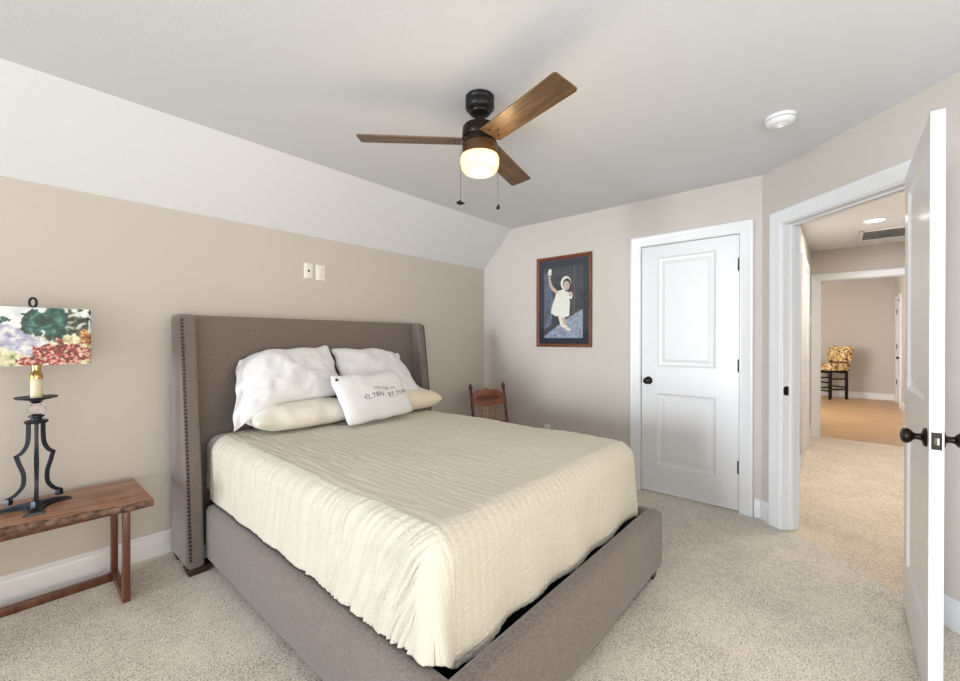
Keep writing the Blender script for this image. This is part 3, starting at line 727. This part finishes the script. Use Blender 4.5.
# ------------------------------------------------------------------ pillows
class Pillow:
    def __init__(s, c, U_, V_, hw, hh, th, pinch=.05, flange=0, seed=0, sag=0, wr=.006, bend=0, fl_sides=(1, 1, 1, 1), droop=None, shear=0, skew=0):
        s.skew = skew
        s.c = np.array(c, float); s.U = np.array(U_, float); s.U /= np.linalg.norm(s.U)
        V = np.array(V_, float); V -= s.U*V.dot(s.U); s.V = V/np.linalg.norm(V); s.N = np.cross(s.U, s.V)
        s.hw, s.hh, s.th, s.pinch, s.fl, s.seed, s.sag, s.wr, s.bend = hw, hh, th, pinch, flange, seed, sag, wr, bend
        s.fs = fl_sides; s.droop = droop; s.shear = shear
    def pt(s, u, v, side, off=0):
        u = np.asarray(u, float); v = np.asarray(v, float)
        uu = np.clip(u, -1, 1); vv = np.clip(v, -1, 1)
        prof = np.maximum(0, (1-np.abs(uu)**3.2))**.5*np.maximum(0, (1-np.abs(vv)**3.2))**.5
        x = u*s.hw*(1-s.pinch*(1-vv**2)*np.abs(uu)**3); y = v*s.hh*(1-s.pinch*1.3*(1-uu**2)*np.abs(vv)**3)
        rad = np.sqrt((np.abs(uu)**8+np.abs(vv)**8)/2)
        w_ = vnoise(u*s.hw, v*s.hh, 9, s.seed)*.9+vnoise(u*s.hw, v*s.hh, 22, s.seed+1)*.45
        # gathers radiating from the ends
        g = np.sin(v*9+2*vnoise(u, v, 2, s.seed+2))*np.clip(np.abs(u)-.55, 0, 1)*1.6
        z = side*(s.th*prof+off)+s.wr*(w_+g)*(.25+prof)*(1 if side > 0 else .4)
        e = np.clip((np.maximum(np.abs(u), np.abs(v))-1)*10, 0, 1)
        z = z+e*.018*np.sin((u*s.hw-v*s.hh)*46+s.seed)
        cr_ = 1-.05*(np.abs(uu)*np.abs(vv))**5; x = x*cr_+s.skew*v; y = y*cr_
        y = y-s.sag*np.abs(uu)**2.2*.5+.010*vnoise(u, v, 3.1, s.seed+4)
        x = x+.010*vnoise(u, v, 3.3, s.seed+5)
        z = z+s.bend*uu**2
        x = x-abs(s.shear)*v*np.where(u*s.shear > 0, u, 0)
        P = s.c+x[..., None]*s.U+y[..., None]*s.V+z[..., None]*s.N
        if s.droop:   # corner drops (left top, left bottom, right top, right bottom)
            lt, lb, rt, rb = s.droop; tv = (np.clip(v, -1, 1)+1)/2
            L_ = np.clip(-u, 0, 1.2)**2; R_ = np.clip(u, 0, 1.2)**2
            P[..., 2] -= L_*(lt*tv+lb*(1-tv))+R_*(rt*tv+rb*(1-tv))
        return P
    def build(s, name, mat, label, cat='pillow', n=56, group=None):
        g = np.linspace(-1, 1, n); g = np.sign(g)*(1-(1-np.abs(g))**1.35)
        fu = fv = g
        if s.fl:
            k = np.linspace(0, s.fl, 5)[1:]
            fu = np.concatenate([-1-k[::-1]/s.hw if s.fs[0] else [], g, 1+k/s.hw if s.fs[1] else []])
            fv = np.concatenate([-1-k[::-1]/s.hh if s.fs[2] else [], g, 1+k/s.hh if s.fs[3] else []])
        Uu, Vv = np.meshgrid(fu, fv, indexing='ij')
        bm = B_(); grids = []
        for side in (1, -1):
            P = s.pt(Uu, Vv, side, .0015)
            vs = [[bm.verts.new(P[i, j]) for j in range(P.shape[1])] for i in range(P.shape[0])]
            for i in range(P.shape[0]-1):
                for j in range(P.shape[1]-1):
                    q = (vs[i][j], vs[i+1][j], vs[i+1][j+1], vs[i][j+1]); bm.faces.new(q if side > 0 else q[::-1])
            grids.append(vs)
        A, Bv = grids; n0, m0 = len(A), len(A[0])
        ring = [(i, 0) for i in range(n0)]+[(n0-1, j) for j in range(1, m0)]+[(i, m0-1) for i in range(n0-2, -1, -1)]+[(0, j) for j in range(m0-2, 0, -1)]
        for k in range(len(ring)):
            i, j = ring[k]; a, b = ring[(k+1) % len(ring)]
            bm.faces.new((A[i][j], Bv[i][j], Bv[a][b], A[a][b]))
        o = obj(name, bm, mat, None, smooth=180)
        return tag(o, label, cat, group)
zt = .712
GP = 'pillows heaped at the headboard'
Pillow((1.25, 2.60, zt+.088), (1, -.05, 0), (0, 1, .04), .325, .19, .082, seed=21, wr=.009).build('bed_pillow', M['offwhite'], 'cream-white pillow lying flat under the left leaning pillow', group=GP)
Pillow((2.000, 2.60, zt+.088), (1, -.06, 0), (0, 1, .04), .345, .19, .082, seed=31).build('bed_pillow', M['cream'], 'cream pillow lying flat under the right leaning pillow', group=GP)
Pillow((1.232, 2.665, 1.045), (1, .02, .03), (0, .62, .78), .318, .205, .072, seed=41, flange=.035, wr=.013, fl_sides=(1, 0, 0, 0), droop=(.045, .11, 0, .0), shear=-.06).build('bed_pillow', M['pillow'], 'rumpled white pillow with loose flange leaning at the left of the headboard', group=GP)
Pillow((1.872, 2.665, 1.030), (1, -.05, -.02), (0, .62, .78), .318, .205, .068, seed=51, flange=.03, wr=.008, fl_sides=(0, 1, 0, 0), droop=(0, 0, .03, .10), shear=.07).build('bed_pillow', M['pillow'], 'white pillow leaning at the right, behind the printed pillow', group=GP)
sp = Pillow((1.640, 2.36, .885), (1, .08, .01), (-.0, .36, .93), .280, .162, .055, seed=61, wr=.004, pinch=.04, shear=.01, skew=-.028)
so = sp.build('throw_pillow', M['pillow'], 'small white lumbar pillow printed with coordinates, in front of the others', group=GP)
def text_on(pl, txt, size, uc, vc, parent):
    cu = bpy.data.curves.new('t', 'FONT'); cu.body = txt; cu.size = size; cu.align_x = 'CENTER'; cu.align_y = 'CENTER'; cu.space_character = 1.15
    to = bpy.data.objects.new('t', cu); COL.objects.link(to)
    bpy.context.view_layer.update()
    me = to.evaluated_get(bpy.context.evaluated_depsgraph_get()).to_mesh()
    bm = B_(); bm.from_mesh(me); bpy.data.objects.remove(to)
    bmesh.ops.triangulate(bm, faces=bm.faces)
    bmesh.ops.subdivide_edges(bm, edges=[e for e in bm.edges if e.calc_length() > .006], cuts=2)
    for v in bm.verts:
        p = pl.pt(np.array([uc+v.co.x/pl.hw]), np.array([vc+v.co.y/pl.hh]), 1, .0035)[0]; v.co = Vector(p)
    return obj('printed_text', bm, M['ink'], parent, smooth=0, weld=False)
text_on(sp, 'YOU ARE IN', .028, .20, .22, so)
text_on(sp, '42.78N  87.75W', .047, .20, -.05, so)
bm = B_(); c = sp.pt(np.array([-.93]), np.array([.80]), 1, .008)[0]
Q = Matrix.Translation(Vector(c)) @ Vector(sp.N).to_track_quat('Z', 'Y').to_matrix().to_4x4()
lathe(bm, [(.011, 0), (.0115, .002), (.009, .004), (.005, .0035), (.0045, .001)], n=18, Mx=Q); obj('grommet', bm, M['ink'], so)

# ------------------------------------------------------------------ live-edge console table
tb = thing('console_table', 'low live-edge wooden console table under the lamp', 'table', (-.1, 2.75, 0))
TZ = .50
nx_ = 120; xs = np.linspace(-.70, .478, nx_)
def fe(x): return 2.545-.06*np.clip((x+.05)/.5, -1.5, 1)+.010*np.sin(x*9+1)+.006*np.sin(x*27)+.004*np.sin(x*61)
bm = B_(); rows = []
for i, x in enumerate(xs):
    yf = fe(x); yb = 2.945
    ed = .012+.006*math.sin(x*33)+.004*math.sin(x*75+1); bulge = .010+.005*math.sin(x*41+2)
    rows.append([bm.verts.new(p) for p in ((x, yb, TZ), (x, yf+ed, TZ), (x, yf, TZ-.006), (x, yf-bulge*.4+.006*noise.noise((x*40, 0, 1)), TZ-.014), (x, yf+.006*noise.noise((x*50, 3, 1)), TZ-.024), (x, yf+.012, TZ-.034), (x, yb, TZ-.034))])
for i in range(nx_-1):
    for k in range(7):
        f = bm.faces.new((rows[i][k], rows[i][(k+1) % 7], rows[i+1][(k+1) % 7], rows[i+1][k])); f.material_index = 1 if k in (1, 2, 3, 4) else 0
bm.faces.new(rows[0]); bm.faces.new(rows[-1][::-1])
obj('tabletop', bm, [M['walnut'], M['bark']], tb, smooth=60)
for sx, nm in ((.381, 'r'), (-.60, 'l')):
    for ya in (2.588, 2.912): one('leg', (sx, ya, .0), (sx+.028, ya+.038, TZ-.066), M['walnutdark'], tb, .002)
    one('floor_bar', (sx, 2.626, .0), (sx+.028, 2.912, .036), M['walnutdark'], tb, .002)
    one('top_bar', (sx, 2.588, TZ-.066), (sx+.028, 2.95, TZ-.0345), M['walnutdark'], tb, .002)
one('stretcher', (-.572, 2.872, .0), (.381, 2.905, .036), M['walnutdark'], tb, .002)
one('apron', (-.572, 2.590, TZ-.066), (.381, 2.615, TZ-.0345), M['walnutdark'], tb, .002)
one('apron', (-.572, 2.920, TZ-.066), (.381, 2.945, TZ-.0345), M['walnutdark'], tb, .002)

# ------------------------------------------------------------------ table lamp
LX, LY = .105, 2.755
lamp = thing('table_lamp', 'black iron table lamp with a landscape-painted shade', 'lamp', (LX, LY, TZ))
dirs = [math.radians(a) for a in (-95, 33, 160)]
bm = B_()
# tri-foil base: three stepped arms
for a in dirs:
    Q = Matrix.Translation((LX, LY, TZ)) @ Matrix.Rotation(a, 4, 'Z')
    secs = [(0, .040, .027), (.035, .026, .027), (.06, .019, .025), (.085, .020, .019), (.102, .028, .014), (.118, .036, .011), (.120, .035, .002)]
    R = []
    for x, hw, h in secs: R.append([bm.verts.new(Q @ Vector(p)) for p in ((x, -hw, 0), (x, -hw, h*.5), (x, -hw*.72, h*.6), (x, -hw*.55, h), (x, hw*.55, h), (x, hw*.72, h*.6), (x, hw, h*.5), (x, hw, 0))])
    for k in range(len(R)-1):
        for i in range(8): bm.faces.new((R[k][i], R[k][(i+1) % 8], R[k+1][(i+1) % 8], R[k+1][i]))
    bm.faces.new(R[0]); bm.faces.new(R[-1])
obj('base', bm, M['iron'], lamp, smooth=25)
def cat(pts, n=8):
    P = [np.array(p, float) for p in pts]; P = [2*P[0]-P[1]]+P+[2*P[-1]-P[-2]]; out = []
    for i in range(1, len(P)-2):
        for k in range(n):
            t = k/n; out.append(.5*((2*P[i])+(-P[i-1]+P[i+1])*t+(2*P[i-1]-5*P[i]+4*P[i+1]-P[i+2])*t*t+(-P[i-1]+3*P[i]-3*P[i+1]+P[i+2])*t**3))
    out.append(P[-2]); return out
sq = [(-1, -.7), (1, -.7), (1, .7), (-1, .7)]
for a in dirs:
    ca, sa = math.cos(a), math.sin(a)
    up_ = cat([(.026, .885), (.026, .84), (.030, .79), (.046, .755), (.070, .735)])
    lo_ = cat([(.066, .742), (.055, .70), (.042, .655), (.044, .605), (.066, .570), (.090, .552)])
    bm = B_()
    for seg in (up_, lo_):
        tube(bm, [(LX+ca*r, LY+sa*r, z) for r, z in seg], .0068, sect=sq, up=(-sa, ca, 0))
    x, y = LX+ca*.090, LY+sa*.090
    lathe(bm, [(.014, .527), (.014, .548), (.010, .556), (.004, .560)], (x, y, 0), 4)
    obj('scroll_leg', bm, M['iron'], lamp, smooth=30)
bm = B_(); lathe(bm, [(.007, .528), (.0065, .60), (.0085, .70), (.0065, .80), (.007, .89)], (LX, LY, 0), 12); obj('center_rod', bm, M['iron'], lamp)
bm = B_(); lathe(bm, [(.010, .880), (.037, .884), (.040, .890), (.036, .897), (.020, .899), (.018, .907), (.026, .912), (.026, .918), (.010, .924)], (LX, LY, 0), 28); obj('collar', bm, M['iron'], lamp)
bm = B_(); lathe(bm, [(.008, .922), (.018, .926), (.026, .936), (.029, .948), (.026, .960), (.018, .969), (.008, .973)], (LX, LY, 0), 16); obj('glass_ball', bm, M['glass'], lamp, smooth=15)
bm = B_(); lathe(bm, [(.006, .971), (.016, .974), (.020, .983), (.030, .988), (.066, .996), (.071, 1.001), (.070, 1.004), (.050, 1.000), (.015, .998)], (LX, LY, 0), 36); obj('drip_dish', bm, M['iron'], lamp)
bm = B_(); lathe(bm, [(.0195, .998), (.0195, 1.085), (.016, 1.086)], (LX, LY, 0), 24); obj('candle_sleeve', bm, M['candle'], lamp)
bm = B_(); lathe(bm, [(.017, 1.080), (.0215, 1.084), (.022, 1.105), (.017, 1.112), (.015, 1.135), (.018, 1.150), (.012, 1.165), (.010, 1.20)], (LX, LY, 0), 24); obj('socket', bm, M['brass'], lamp)
bm = B_()
for s in (-1, 1): tube(bm, cat([(LX+s*.012, LY, 1.16), (LX+s*.055, LY, 1.22), (LX+s*.060, LY, 1.32), (LX+s*.025, LY, 1.383), (LX, LY, 1.395)]), .002, 6)
box(bm, (LX-.167, LY-.002, 1.392), (LX+.167, LY+.002, 1.395)); box(bm, (LX-.002, LY-.127, 1.392), (LX+.002, LY+.127, 1.395))
obj('harp', bm, M['brass'], lamp)
bm = B_(); lathe(bm, [(.004, 1.392), (.008, 1.402), (.006, 1.412)], (LX-.01, LY, 0), 12)
ring = [(LX-.01+.011*math.cos(t), LY, 1.428+.021*math.sin(t)) for t in np.linspace(0, 2*PI, 25)]
tube(bm, ring, .0050, 8, cap=False); obj('finial', bm, M['iron'], lamp)
# painted shade: rounded-rectangular drum
hx_, hy_, rc, SZ0, SZ1 = .172, .130, .022, 1.150, 1.400
def shade_path(n=10):
    out = []
    for cx, cy, a0_ in ((hx_-rc, -hy_+rc, -90), (hx_-rc, hy_-rc, 0), (-hx_+rc, hy_-rc, 90), (-hx_+rc, -hy_+rc, 180)):
        for k in range(n+1): a = math.radians(a0_+90*k/n); out.append((LX+cx+rc*math.cos(a), LY+cy+rc*math.sin(a)))
    return out
sm, nt, b = new_mat('painted_landscape_shade')
b.inputs['Roughness'].default_value = .45
tc = N(nt, 'ShaderNodeTexCoord'); sep = N(nt, 'ShaderNodeSeparateXYZ'); nt.links.new(tc.outputs['Object'], sep.inputs[0])
def mth(op, a, b2=None, c2=None):
    n = N(nt, 'ShaderNodeMath', operation=op)
    for i, v in enumerate((a, b2, c2)):
        if v is None: continue
        if isinstance(v, (int, float)): n.inputs[i].default_value = v
        else: nt.links.new(v, n.inputs[i])
    return n.outputs[0]
def nz(scale, det=4., dist=0.):
    n = N(nt, 'ShaderNodeTexNoise', Scale=scale, Detail=det, Distortion=dist); nt.links.new(tc.outputs['Object'], n.inputs['Vector']); return n.outputs['Fac']
def ramp(fac, stops):
    r = N(nt, 'ShaderNodeValToRGB'); els = r.color_ramp.elements
    while len(els) < len(stops): els.new(.5)
    for e_, (p_, c_) in zip(els, stops): e_.position = p_; e_.color = (*c_, 1)
    nt.links.new(fac, r.inputs[0]); return r.outputs[0]
def mix(f, a, b2):
    n = N(nt, 'ShaderNodeMix', data_type='RGBA'); nt.links.new(f, n.inputs[0]); nt.links.new(a, n.inputs[6]); nt.links.new(b2, n.inputs[7]); return n.outputs[2]
Xs, Zs = sep.outputs['X'], sep.outputs['Z']
n_big, n_mid, n_fine = nz(14), nz(38, 6., .5), nz(95, 4.)
sky = ramp(n_big, [(.3, (.42, .52, .60)), (.55, (.78, .80, .78)), (.7, (.85, .84, .80))])
water = ramp(n_mid, [(.35, (.28, .27, .42)), (.5, (.50, .52, .62)), (.62, (.74, .74, .72))])
grass = ramp(n_mid, [(.35, (.16, .22, .10)), (.5, (.60, .58, .34)), (.65, (.78, .74, .58))])
trees = ramp(n_mid, [(.38, (.005, .03, .025)), (.52, (.02, .10, .085)), (.66, (.10, .24, .20))])
dtree = ramp(n_mid, [(.40, (.01, .02, .015)), (.52, (.10, .14, .10)), (.60, (.55, .58, .52))])
flow = ramp(n_fine, [(.38, (.04, .05, .03)), (.47, (.34, .015, .02)), (.54, (.50, .12, .11)), (.62, (.62, .50, .38))])
def step(v, thr, soft=.02): return mth('SMOOTHSTEP', v) if False else mth('MULTIPLY', mth('ADD', mth('SUBTRACT', v, thr), soft/2), 1/soft)
def clamp(v):
    n = N(nt, 'ShaderNodeClamp'); nt.links.new(v, n.inputs[0]); return n.outputs[0]
wob = mth('MULTIPLY', mth('SUBTRACT', n_mid, .5), .10)
# Z from 0 (bottom) to .258, X from -.172 to .172
horiz = clamp(step(mth('ADD', Zs, wob), .145))
c0 = mix(horiz, grass, sky)
path_ = clamp(mth('MULTIPLY', mth('SUBTRACT', .060, mth('ABSOLUTE', mth('SUBTRACT', mth('ADD', Zs, mth('MULTIPLY', Xs, .55)), .075))), 60))
leftm = clamp(step(mth('ADD', mth('MULTIPLY', Xs, -1.), wob), -.03, .04))
c1 = mix(mth('MULTIPLY', path_, leftm), c0, water)
def blob(cx, cz, rx, rz, irr=1.5):
    dx = mth('DIVIDE', mth('SUBTRACT', Xs, cx), rx); dz_ = mth('DIVIDE', mth('SUBTRACT', Zs, cz), rz)
    dd = mth('ADD', mth('MULTIPLY', dx, dx), mth('MULTIPLY', dz_, dz_))
    return clamp(mth('MULTIPLY', mth('SUBTRACT', 1., mth('ADD', dd, mth('MULTIPLY', mth('SUBTRACT', n_mid, .5), irr*3))), 5))
c2 = mix(blob(.115, .185, .060, .065), c1, dtree)
c2 = mix(blob(.155, .120, .030, .035), c2, ramp(n_fine, [(.4, (.20, .06, .03)), (.55, (.60, .28, .08)), (.65, (.7, .55, .3))]))
c2 = mix(blob(-.005, .185, .045, .060, .8), c2, trees)
c2 = mix(blob(.050, .195, .042, .105, .7), c2, trees)
c2 = mix(blob(-.13, .195, .05, .018), c2, trees)
c2 = mix(blob(.075, .045, .095, .062, 1.2), c2, flow)
c2 = mix(blob(-.02, .018, .05, .022, 1.2), c2, flow)
nt.links.new(c2, b.inputs['Base Color'])
bm = B_(); pp = shade_path(); lev = [SZ0, SZ1]
R = [[bm.verts.new((x, y, z)) for x, y in pp] for z in lev]
cen = (LX, LY); inn = [[bm.verts.new((cen[0]+(x-cen[0])*.985, cen[1]+(y-cen[1])*.985, z)) for x, y in pp] for z in lev]
k = len(pp)
for i in range(k):
    j = (i+1) % k
    bm.faces.new((R[0][i], R[0][j], R[1][j], R[1][i])); f = bm.faces.new((inn[0][j], inn[0][i], inn[1][i], inn[1][j])); f.material_index = 1
    bm.faces.new((R[0][j], R[0][i], inn[0][i], inn[0][j])); bm.faces.new((R[1][i], R[1][j], inn[1][j], inn[1][i]))
obj('lamp_shade', bm, [sm, M['sheet']], lamp, smooth=50)

# ------------------------------------------------------------------ small wooden chair in the corner
CO = Vector((3.122, 2.472, 0)); ca = math.radians(-22.5)
MCH = Matrix.Translation(CO) @ Matrix.Rotation(ca, 4, 'Z')   # local: x width, -y forward
ch = thing('wooden_chair', 'small cherry wood chair with pressed top rail behind the bed', 'chair', CO[:])
HW = .185
def L(x, y, z): return MCH @ Vector((x, y, z))
def post_y(z): return .155+(z-.38)*.235 if z > .38 else .155+(.38-z)*.06
for s in (-1, 1):
    bm = B_()
    prof = [(.0, .014), (.10, .016), (.14, .020), (.18, .015), (.34, .017), (.38, .019), (.42, .016), (.48, .014), (.52, .018), (.56, .014), (.60, .016), (.70, .016), (.735, .013), (.745, .019), (.755, .011), (.770, .019), (.785, .024), (.80, .019), (.812, .011), (.822, .009), (.828, .003)]
    tube(bm, [L(s*HW, post_y(z), z) for z, r in prof], [r*.9 for z, r in prof], 14)
    obj('back_post', bm, M['cherrydark'], ch)
# pressed top rail with arched top
bm = B_(); n_ = 25; lo_c = []; 
G = []
for i in range(n_):
    u = -1+2*i/(n_-1); x = u*(HW-.006)
    zt_ = .715+.050*max(0, 1-abs(u)**2.2)**.7-(.0 if abs(u) < .8 else .01*(abs(u)-.8)/.2)+.006*math.cos(u*PI*3)*(abs(u) < .9)
    zb_ = .605-.008*math.cos(u*PI)
    cv = .018*(1-u*u)
    G.append([(x, post_y(zb_)+cv, zb_), (x, post_y(zt_)+cv, zt_)])
vs = []
for (b0, t0) in G:
    vs.append([bm.verts.new(L(b0[0], b0[1]-.009, b0[2])), bm.verts.new(L(t0[0], t0[1]-.009, t0[2])), bm.verts.new(L(t0[0], t0[1]+.009, t0[2])), bm.verts.new(L(b0[0], b0[1]+.009, b0[2]))])
for i in range(n_-1):
    for k in range(4): bm.faces.new((vs[i][k], vs[i][(k+1) % 4], vs[i+1][(k+1) % 4], vs[i+1][k]))
bm.faces.new(vs[0]); bm.faces.new(vs[-1][::-1])
tr_ = obj('top_rail', bm, M['cherry'], ch, smooth=40)
bm = B_()
for t in range(3):   # pressed scroll relief
    tube(bm, cat([L(-.13+t*.0, post_y(.66)-.010+.018*.5, .655+t*.018), L(-.06, post_y(.66)+.003, .675+t*.012), L(0, post_y(.66)+.006, .660+t*.018), L(.06, post_y(.66)+.003, .675+t*.012), L(.13, post_y(.66)-.001, .655+t*.018)]), .0028, 6)
obj('carved_relief', bm, M['cherrydark'], tr_)
bm = B_(); tube(bm, [L(-HW, post_y(.44), .44), L(0, post_y(.44)+.01, .44), L(HW, post_y(.44), .44)], .011, 10); obj('lower_rail', bm, M['cherry'], ch)
for i in range(7):
    x = -.105+i*.035; bm = B_()
    cv = .018*(1-(x/HW)**2)
    tube(bm, [L(x, post_y(z)+cv*.9, z) for z in (.44, .48, .52, .56, .612)], [.006, .008, .006, .008, .006], 8)
    obj('spindle', bm, plain('pale_spindle_wood', (.42, .22, .11), .4) if i == 0 else bpy.data.materials['pale_spindle_wood'], ch)
bm = B_(); prism(bm, [(-.20, -.20), (.20, -.20), (.205, -.1), (.195, .18), (-.195, .18), (-.205, -.1)], 'z', .365, .39, Mx=MCH); obj('seat', bm, M['cherry'], ch)
for s in (-1, 1):
    bm = B_(); prof = [(0, .012), (.08, .014), (.12, .019), (.16, .014), (.28, .018), (.32, .014), (.366, .016)]
    tube(bm, [L(s*(.165+.02*(1-z/.366)), -.165-.015*(1-z/.366), z) for z, r in prof], [r for z, r in prof], 12); obj('front_leg', bm, M['cherrydark'], ch)
    bm = B_(); tube(bm, [L(s*.178, -.172, .16), L(s*.183, .165, .16)], .009, 8); obj('stretcher', bm, M['cherrydark'], ch)
bm = B_(); tube(bm, [L(-.176, -.173, .20), L(.176, -.173, .20)], .009, 8); obj('stretcher', bm, M['cherrydark'], ch)

# ------------------------------------------------------------------ patterned counter stool in the far room
fm, nt, b = new_mat('golden_floral_upholstery')
b.inputs['Roughness'].default_value = .9
tc = N(nt, 'ShaderNodeTexCoord')
n1 = N(nt, 'ShaderNodeTexNoise', Scale=17., Detail=2., Distortion=1.5); nt.links.new(tc.outputs['Object'], n1.inputs['Vector'])
r = N(nt, 'ShaderNodeValToRGB'); els = r.color_ramp.elements; els.new(.5); els.new(.56)
for e_, (p_, c_) in zip(els, [(.40, (.07, .02, .012)), (.46, (.45, .20, .06)), (.52, (.80, .58, .26)), (.66, (.88, .74, .44))]): e_.position = p_; e_.color = (*c_, 1)
nt.links.new(n1.outputs['Fac'], r.inputs[0]); nt.links.new(r.outputs[0], b.inputs['Base Color'])
ST = Vector((11.74, .20, 0)); sa = math.radians(135)          # facing direction
fwd = Vector((-S2, S2, 0)); rgt = Vector((S2, S2, 0))
MST = Matrix(((rgt.x, fwd.x, 0, ST.x), (rgt.y, fwd.y, 0, ST.y), (0, 0, 1, 0), (0, 0, 0, 1)))  # x across, y forward
stl = thing('counter_stool', 'black-legged counter stool with golden floral seat in the far room', 'stool', ST[:])
hw, hd = .185, .185
for sx in (-1, 1):
    bm = B_(); box(bm, (sx*hw-.02, hd-.02, 0), (sx*hw+.02, hd+.02, .61), .003, 1, MST); obj('leg', bm, M['black'], stl)
    bm = B_(); box(bm, (sx*hw-.02, -hd-.02, 0), (sx*hw+.02, -hd+.02, .84), .003, 1, MST); obj('leg', bm, M['black'], stl)
    for z in (.20, .42): one('stretcher', (sx*hw-.012, -hd+.02, z), (sx*hw+.012, hd-.02, z+.03), M['black'], stl, .002, 1, MST)
for z, yy in ((.16, hd), (.34, hd), (.24, -hd)): one('stretcher', (-hw+.02, yy-.012, z), (hw-.02, yy+.012, z+.03), M['black'], stl, .002, 1, MST)
for yy in (-hd, hd): one('seat_rail', (-hw+.02, yy-.012, .55), (hw-.02, yy+.012, .61), M['black'], stl, .002, 1, MST)
one('seat', (-.25, -.215, .61), (.25, .26, .765), fm, stl, .035, 4, MST)
bk = Matrix.Translation((0, -hd-.01, .795)) @ Matrix.Rotation(math.radians(9), 4, 'X')
one('backrest', (-.265, -.04, -.01), (.265, .045, .33), fm, stl, .03, 4, MST @ bk)
